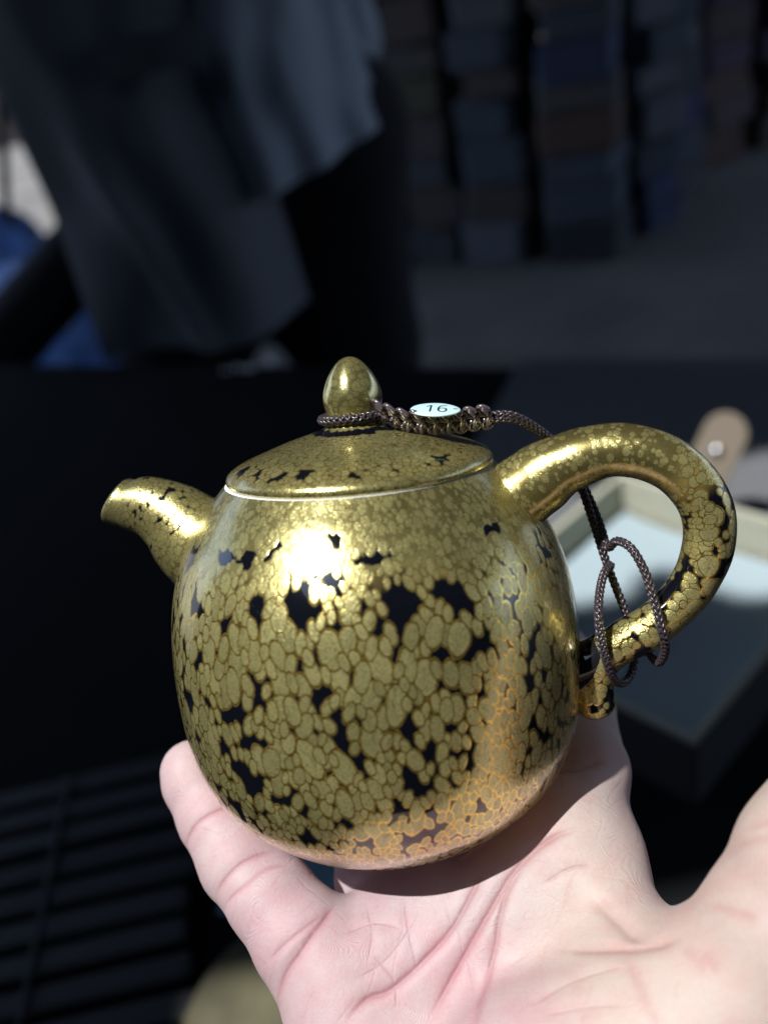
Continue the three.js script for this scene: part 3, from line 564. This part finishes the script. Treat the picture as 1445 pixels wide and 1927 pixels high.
{ // dark slatted mat at the left of the table
  const m = thing('slat_mat', 'black slatted mat lying on the table at the lower left', 'mat');
  m.position.set(-0.52, 0.706, -0.36); m.rotation.y = 0.03;
  const sm = [0.016, 0.02, 0.013].map((v) => std(v, v, v * 1.15, 0.55)), sg = [0, 1, 2].map((k) => new RoundedBoxGeometry(0.64, 0.010 + 0.001 * k, 0.021, 2, 0.004));
  reseed(9);
  for (let i = 0; i < 15; i++) { const q = part('slat', sg[i % 3], sm[Math.floor(rnd() * 3)], m); q.position.set(0.012 * (rnd() - 0.5), 0.006 + 0.002 * rnd(), -0.2 + i * 0.028); q.rotation.y = 0.012 * (rnd() - 0.5); q.rotation.x = 0.1 * (rnd() - 0.5); }
  for (const x of [-0.22, 0.2]) part('binding_cord', new THREE.CylinderGeometry(0.0018, 0.0018, 0.42, 6).rotateX(Math.PI / 2).translate(x, 0.0145, 0), sm[0], m);
}
{ // round khaki board under the heel of the hand
  const prof = [[0, 0], [0.078, 0], [0.0815, 0.002], [0.083, 0.006], [0.0815, 0.0105], [0.078, 0.012], [0.074, 0.0105], [0, 0.0105]].map((q) => new THREE.Vector2(...q));
  const map = dataTex(512, 512, (i, j, c) => { const x = i / 512, y = j / 512, n = fbm(x * 7, y * 7, 2), g = 0.34 + 0.12 * n + 0.05 * (rnd() - 0.5), spot = smoothstep(noise(x * 16, y * 16, 9), 0.5, 0.62); c[0] = g * 0.94 * (1 - 0.7 * spot); c[1] = g * 0.90 * (1 - 0.7 * spot); c[2] = g * 0.66 * (1 - 0.6 * spot); }, true);
  const g = new THREE.LatheGeometry(prof, 64), uv = g.attributes.uv, ps = g.attributes.position;
  for (let i = 0; i < uv.count; i++) uv.setXY(i, ps.getX(i) * 5 + 0.5, ps.getZ(i) * 5 + 0.5);
  const d = part('round_board', g, new THREE.MeshStandardMaterial({ map, roughness: 0.8 }));
  d.position.copy(onY(575, 1960, 0.712)).setY(0.716);
  tag(d, 'round khaki wooden board on the table, half hidden below the little finger', 'board');
}
{ // sheet of blue-grey paper seen between the fingers
  const g = gridGeo(14, 12, (u, v, p) => p.set((u - 0.5) * 0.16, 0.0012 + 0.002 * noise(u * 3, v * 3, 4), -(v - 0.5) * 0.1));
  const s = part('paper_sheet', mergeGeometries([g.toNonIndexed(), new RoundedBoxGeometry(0.158, 0.0006, 0.098, 1, 0.0002).translate(0, -0.001, 0)]), std(0.13, 0.24, 0.30, 0.8));
  s.position.copy(onY(640, 1640, 0.72)).setY(0.722); s.rotation.y = -0.4;
  tag(s, 'teal-grey paper sheet on the table, seen through the gap beside the little finger', 'paper');
}
{ // small string of pale beads on the black cloth
  const t = thing('bead_string', 'little string of pale shiny beads lying on the black cloth', 'beads');
  const b0 = onY(470, 695, 0.71); t.position.copy(b0);
  const bm = std(0.88, 0.9, 0.9, 0.2, { clearcoat: 1 }), bg = new THREE.SphereGeometry(1, 20, 14);
  const pts = [[-0.045, 0, -0.012, 0.004], [-0.034, 0, -0.010, 0.0035], [-0.021, 0, -0.012, 0.005], [-0.009, 0, -0.001, 0.0045], [0.003, 0, 0.006, 0.006], [0.015, 0, 0.002, 0.004], [0.036, 0, 0.004, 0.0095]];
  for (const [x, y, z, r] of pts) { const q = part('bead', bg, bm, t); q.scale.setScalar(r); q.position.set(x, r - 0.002, z); }
  part('thread', new THREE.TubeGeometry(new THREE.CatmullRomCurve3(pts.map(([x, y, z, r]) => V(x, r - 0.002, z))), 40, 0.0008, 5), std(0.3, 0.3, 0.3), t);
}

// ------------------------------------------------------------------ person standing behind the table
function sheet(nu, nv, fn, thick, mat, name, parent) { // cloth with two sides and closed edges
  const front = gridGeo(nu, nv, (u, v, p) => fn(u, v, p)), back = gridGeo(nu, nv, (u, v, p) => { fn(1 - u, v, p); p.z -= thick; });
  const rim = [], q = V();
  const loop = []; for (let i = 0; i < 60; i++) loop.push([i / 60, 0]); for (let i = 0; i < 60; i++) loop.push([1, i / 60]); for (let i = 60; i > 0; i--) loop.push([i / 60, 1]); for (let i = 60; i >= 0; i--) loop.push([0, i / 60]);
  const edge = gridGeo(loop.length, 2, (u, v, p, i, j) => { fn(loop[i][0], loop[i][1], p); p.z -= j ? 0 : thick; });
  return part(name, mergeGeometries([front, back, edge]), mat, parent);
}
const curveAt = (px, z) => { const c = new THREE.CatmullRomCurve3(px.map(([u, v]) => onZ(u, v, z)), false, 'centripetal'); return (t) => c.getPoint(t); };
{
  const who = thing('person', 'person in a dark open coat, grey-blue top and black trousers standing behind the table', 'person');
  const Z = -1.74, foot = onZ(640, 400, Z); who.position.set(foot.x - 0.14, 0, Z);
  const loc = (x, y, z) => [x - who.position.x, y, z - who.position.z];
  const J = (u, v, z, r) => { const q = onZ(u, v, z); return [...loc(q.x, q.y, q.z), r]; };
  const hipR = J(640, 240, Z, 0.11), kneeR = J(690, 640, Z, 0.105), hipL = J(330, 300, Z, 0.11), kneeL = J(330, 720, Z - 0.03, 0.105);
  const ankR = [kneeR[0] - 0.01, 0.1, kneeR[2], 0.085], ankL = [kneeL[0] - 0.03, 0.1, kneeL[2], 0.085];
  const legs = [chain([hipR, kneeR, ankR], 0.04), chain([hipL, kneeL, ankL], 0.04)];
  const cxm = (hipR[0] + hipL[0]) / 2, hip = cone([hipL[0] + 0.03, 1.0, 0, 0.13], [hipR[0] - 0.03, 1.0, 0, 0.13]);
  const trousers = surfaceNets((x, y, z) => smin(smin(legs[0](x, y, z), legs[1](x, y, z), 0.34), hip(x, y, z), 0.08), [-0.6, 0.02, -0.3], [0.5, 1.2, 0.3], 0.02, 2);
  part('trousers', trousers, cloth(0.006, 0.006, 0.008, 0.95, 1, 0.02), who);
  for (const a of [ankR, ankL]) part('shoe', surfaceNets((x, y, z) => Math.max(cone([a[0], 0.05, a[2] - 0.03, 0.05], [a[0], 0.04, a[2] + 0.17, 0.045])(x, y, z), 0.004 - y), [a[0] - 0.12, -0.02, a[2] - 0.15], [a[0] + 0.12, 0.15, a[2] + 0.27], 0.012, 1), std(0.02, 0.02, 0.02, 0.4), who);
  // body: head, neck, hands in one continuous figure
  const sh = 1.36, bodyField = (() => {
    const c = [cone([cxm, 1.56, 0.02, 0.092], [cxm, 1.63, 0.0, 0.098]), cone([cxm, 1.40, -0.01, 0.055], [cxm, 1.54, 0.0, 0.055]), cone([cxm - 0.07, 1.28, 0, 0.10], [cxm + 0.07, 1.28, 0, 0.10]), cone([cxm - 0.06, 1.05, 0, 0.11], [cxm + 0.06, 1.05, 0, 0.11]), cone([cxm, 1.28, 0, 0.1], [cxm, 1.05, 0, 0.1]), cone([cxm, 1.565, 0.10, 0.012], [cxm, 1.60, 0.095, 0.008])];
    const arms = [-1, 1].map((s) => chain([[cxm + s * 0.19, sh, 0, 0.055], [cxm + s * 0.19, 1.14, -0.06, 0.045], [cxm + s * 0.08, 1.06, 0.08, 0.034], [cxm, 1.06, 0.1, 0.04]], 0.03));
    return (x, y, z) => { let d = c[0](x, y, z); for (let i = 1; i < c.length; i++) d = smin(d, c[i](x, y, z), 0.05); for (const a of arms) d = smin(d, a(x, y, z), 0.05); return d; };
  })();
  part('body', surfaceNets(bodyField, [cxm - 0.4, 0.75, -0.25], [cxm + 0.4, 1.78, 0.25], 0.016, 2), std(0.5, 0.34, 0.27, 0.6), who);
  for (const s of [-1, 1]) part('sleeve', surfaceNets(chain([[cxm + s * 0.17, sh, 0, 0.078], [cxm + s * 0.19, 1.14, -0.06, 0.062], [cxm + s * 0.08, 1.06, 0.08, 0.048]], 0.03), [cxm - 0.4, 0.9, -0.25], [cxm + 0.4, 1.5, 0.25], 0.016, 2), cloth(0.31, 0.37, 0.43, 0.9, 1, 0.2), who);
  part('hair', surfaceNets((x, y, z) => Math.max(cone([cxm, 1.6, -0.02, 0.11], [cxm, 1.66, -0.01, 0.108])(x, y, z), z - 0.055 + Math.max(0, 1.68 - y) * 0.6), [cxm - 0.2, 1.42, -0.2], [cxm + 0.2, 1.85, 0.2], 0.014, 1), std(0.012, 0.01, 0.01, 0.5), who);
  const topC = cloth(0.31, 0.37, 0.43, 0.9, 40, 0.2), coatC = cloth(0.125, 0.14, 0.16, 0.9, 40, 0.2);
  // grey-blue top: rounded trunk with its loose right half hanging in front of the trousers
  const tz = -1.56;
  const left = curveAt([[300, -330], [300, 0], [330, 200], [385, 405]], tz), right = curveAt([[640, -330], [655, -40], [692, 110], [737, 242]], tz);
  sheet(60, 44, (u, v, p) => {
    const a = left(1 - v), b = right(1 - v); p.lerpVectors(a, b, u);
    const d = v < 1 ? 1 - v : 0; p.z += 0.10 * Math.sin(Math.PI * Math.min(1, u * 1.0)) - 0.10 * u * u + 0.016 * Math.sin(u * 19 + 2 + 1.4 * noise(u * 3, v * 2)) * (0.3 + 0.7 * d) + 0.012 * noise(u * 6, v * 4);
    p.sub(who.position); p.y -= 0; 
  }, 0.005, topC, 'loose_top', who);
  // dark coat flap, nearer, long hem
  const cz = -1.50;
  const cl = curveAt([[-190, -330], [-110, -40], [38, 280], [120, 480], [198, 688]], cz), cr = curveAt([[372, -330], [384, -40], [402, 180], [497, 320], [586, 578]], cz);
  sheet(70, 64, (u, v, p) => {
    const a = cl(1 - v), b = cr(1 - v), d = 1 - v; p.lerpVectors(a, b, u);
    p.z += 0.09 * Math.sin(Math.PI * u) - 0.03 + 0.020 * Math.sin(u * 9 + d * 2 + 2 * noise(u * 2, v * 2)) * d + 0.028 * noise(u * 3.1 + 2, v * 3.3, 2) + 0.022 * Math.exp(-(((u - 0.34 - 0.45 * (d - 0.62)) / 0.06) ** 2)) * smoothstep(d, 0.45, 0.7);
    p.y += 0.010 * Math.sin(u * 6) * smoothstep(d, 0.8, 1) - (u > 0.25 && u < 0.9 ? 0.0 : 0);
    p.sub(who.position);
  }, 0.006, coatC, 'coat', who);
  const coatMesh = who.children[who.children.length - 1]; coatMesh.userData.label = 'dark charcoal coat hanging open';
  const pk = curveAt([[186, 118], [385, 78]], cz + 0.075);
  sheet(24, 6, (u, v, p) => { const a = pk(u); p.copy(a); p.y += (v - 0.5) * 0.05; p.z += 0.012 * Math.sin(u * Math.PI) ; p.sub(who.position); }, 0.006, cloth(0.075, 0.085, 0.095, 0.9, 40, 0.2), 'pocket_flap', coatMesh);
}
{ // dark bag behind the coat at the left
  const t = thing('shoulder_bag', 'black soft bag hanging at the left edge, half hidden by the dark coat', 'bag');
  const c = onZ(62, 585, -1.9); t.position.copy(c);
  const g = new RoundedBoxGeometry(0.15, 0.50, 0.11, 6, 0.05); const p = g.attributes.position;
  for (let i = 0; i < p.count; i++) { const x = p.getX(i), y = p.getY(i), z = p.getZ(i), n = 0.012 * noise(x * 9, y * 9, z * 9); p.setXYZ(i, x * (1 + 0.15 * (0.2 - y)) + n, y, z + n); }
  g.computeVertexNormals(); g.rotateZ(-1.0);
  part('bag_body', g, cloth(0.008, 0.008, 0.010, 0.8, 1, 0.02), t);
  part('carry_strap', new THREE.TubeGeometry(new THREE.CatmullRomCurve3([V(0.02, 0.18, 0), V(0.12, 0.45, 0.02), V(0.2, 0.72, 0.03), V(0.26, 0.5, -0.02), V(0.2, 0.12, -0.01)]), 40, 0.009, 8), std(0.01, 0.01, 0.012, 0.7), t);
}
// crumpled blue plastic bags on the floor far behind
[[10, 575, 0.34, 0.30, 'blue plastic bag on the floor at the left edge of the picture'], [135, 700, 0.30, 0.28, 'smaller blue plastic bag on the floor just left of the coat hem']].forEach(([u, v, w, h, label], k) => {
  const g = new THREE.IcosahedronGeometry(1, 24), p = g.attributes.position, q = V();
  for (let i = 0; i < p.count; i++) { q.fromBufferAttribute(p, i); const r = 1 + 0.16 * noise(q.x * 2.2 + k * 5, q.y * 2.2, q.z * 2.2) + 0.09 * Math.abs(noise(q.x * 6, q.y * 6 + k, q.z * 6)); q.multiplyScalar(r); p.setXYZ(i, q.x * w * (1 - 0.25 * q.y), Math.max(-0.72, q.y) * h, q.z * w * 0.8); }
  g.translate(0, 0.72 * h, 0); g.computeVertexNormals();
  const b = part('plastic_bag', g, std(0.07, 0.16, 0.40, 0.35, { clearcoat: 0.3 })); b.position.copy(onY(u, v, 0)); tag(b, label, 'bag', null);
});

{
  const w = part('wall', new RoundedBoxGeometry(24, 3.4, 0.3, 2, 0.02).translate(0, 1.7, -10.9), std(0.05, 0.04, 0.038, 0.9)); tag(w, 'dark wall far behind the stalls', null, null, 'structure');
}
// ------------------------------------------------------------------ stacks of folded cloth at the back
{
  const tones = [['navy', 0.022, 0.028, 0.055], ['charcoal', 0.03, 0.032, 0.036], ['brown', 0.04, 0.032, 0.03], ['dark slate', 0.03, 0.038, 0.048], ['olive', 0.045, 0.042, 0.03], ['grey', 0.055, 0.06, 0.07], ['rust', 0.05, 0.032, 0.026], ['plum', 0.038, 0.026, 0.04], ['taupe', 0.045, 0.042, 0.04], ['black', 0.014, 0.014, 0.017]];
  const mats = tones.map(([, r, g, b]) => cloth(r * 1.6, g * 1.6, b * 1.6, 0.95, 12, 0.1));
  const geos = [0, 1, 2, 3].map((k) => { const g = new RoundedBoxGeometry(1, 1, 1, 5, 0.12), p = g.attributes.position; for (let i = 0; i < p.count; i++) { const x = p.getX(i), y = p.getY(i), z = p.getZ(i); p.setXYZ(i, x + 0.035 * noise(x * 3 + k * 4, y * 3, z * 3), y + 0.16 * noise(x * 2.4, y + k * 3, z * 2.4), z + 0.03 * noise(x * 3, y * 6 + k, z * 3)); } g.computeVertexNormals(); return g; });
  const ord = ['lowest', 'second', 'third', 'fourth', 'fifth', 'sixth', 'seventh', 'eighth', 'ninth', 'tenth', 'eleventh', 'twelfth', 'thirteenth', 'fourteenth'];
  const where = ['the narrow stack by the person', 'the brownish second stack', 'the navy middle stack', 'the wide corner stack', 'the grey stack beyond', 'the rear stack', 'the far reddish pile', 'the top right corner pile'];
  const cols = [[0.34, -4.02, 0.22, [2, 1, 0, 5, 8]], [0.56, -3.93, 0.25, [2, 8, 1, 4, 9]], [0.80, -3.76, 0.26, [0, 3, 0, 2, 5]], [1.09, -3.60, 0.30, [9, 0, 3, 6, 8]], [1.37, -3.82, 0.24, [5, 3, 5, 0, 5]], [1.60, -4.15, 0.24, [5, 1, 0, 3, 2]], [1.98, -4.55, 0.36, [2, 6, 2, 7, 1]], [2.42, -4.75, 0.36, [7, 2, 6, 9, 7]]];
  reseed(2024);
  cols.forEach(([x, z, w, pal], c) => {
    let y = 0;
    for (let k = 0; k < 14 && y < 1.5; k++) {
      const h = 0.10 + 0.09 * rnd(), n = pal[Math.floor(rnd() * pal.length)];
      const b = part('cloth_bundle', geos[Math.floor(rnd() * 4)], mats[n]);
      b.scale.set(w * (0.88 + 0.2 * rnd()), h, 0.34 + 0.05 * rnd()); b.position.set(x + 0.05 * (rnd() - 0.5), y + h / 2, z - 0.1 + 0.03 * (rnd() - 0.5)); b.rotation.y = -0.5 + 0.3 * (rnd() - 0.5) + (c > 3 ? 0.9 : 0);
      y += h * 0.97;
      tag(b, `${tones[n][0]} cloth bundle, ${ord[k]} from the floor in ${where[c]}`, 'cloth bundle', 'folded cloth bundles stacked at the back');
    }
  });
}

// ------------------------------------------------------------------ awning overhead (out of frame): shades all but the near edge of the stall
{
  const canvas = cloth(0.05, 0.055, 0.065, 0.95, 40, 0);
  const out = new THREE.Shape([[-2.6, -9], [6, -9], [6, 2.2], [-2.6, 2.2]].map(([x, y]) => new THREE.Vector2(x, y)));
  const hole = (pts) => out.holes.push(new THREE.Path(pts.map(([x, y]) => new THREE.Vector2(x, y))));
  hole([[-0.68, -0.45], [-0.29, -0.45], [-0.29, -0.16], [-0.46, -0.20], [-0.49, -0.235], [-0.505, -0.266], [-0.535, -0.264], [-0.555, -0.237], [-0.61, -0.24], [-0.68, -0.248]]);
  hole([[-0.97, 0.06], [-0.24, 0.05], [-0.22, 0.70], [-0.97, 0.70]]);
  const cur = part('stall_curtain', gridGeo(120, 12, (u, v, p) => p.set(lerp(-2.5, 4, u), v * 2.55, 1.35 + 0.05 * Math.sin(u * 90) + 0.02 * noise(u * 30, v * 3))), cloth(0.03, 0.032, 0.04, 0.95, 40, 0)); tag(cur, 'dark curtain closing the stall at the back', null, null, 'structure');
  const a = part('awning', new THREE.ExtrudeGeometry(out, { depth: 0.01, bevelEnabled: false }).rotateX(Math.PI / 2).translate(0, 2.6, 0), canvas); tag(a, 'dark canvas awning overhead with a gap', null, null, 'structure');
  const side = part('stall_curtain', gridGeo(90, 12, (u, v, p) => p.set(-2.5 + 0.05 * Math.sin(u * 70) + 0.02 * noise(u * 30, v * 3), v * 2.55, lerp(1.35, -1.2, u))), cloth(0.03, 0.032, 0.04, 0.95, 40, 0)); tag(side, 'dark curtain closing the side of the stall', null, null, 'structure');
  for (const [x, z] of [[-2.55, -0.5], [3.2, -1.1], [1.6, -8.8], [5.9, -8.8]]) { const q = part('awning_pole', new THREE.CylinderGeometry(0.022, 0.022, 2.59, 12).translate(0, 1.295, 0), std(0.3, 0.3, 0.32, 0.4, { metalness: 0.8 })); q.position.set(x, 0, z); tag(q, 'metal awning pole', null, null, 'structure'); }
}

scene.environment = scene.environment ?? null;
renderer.render(scene, camera);
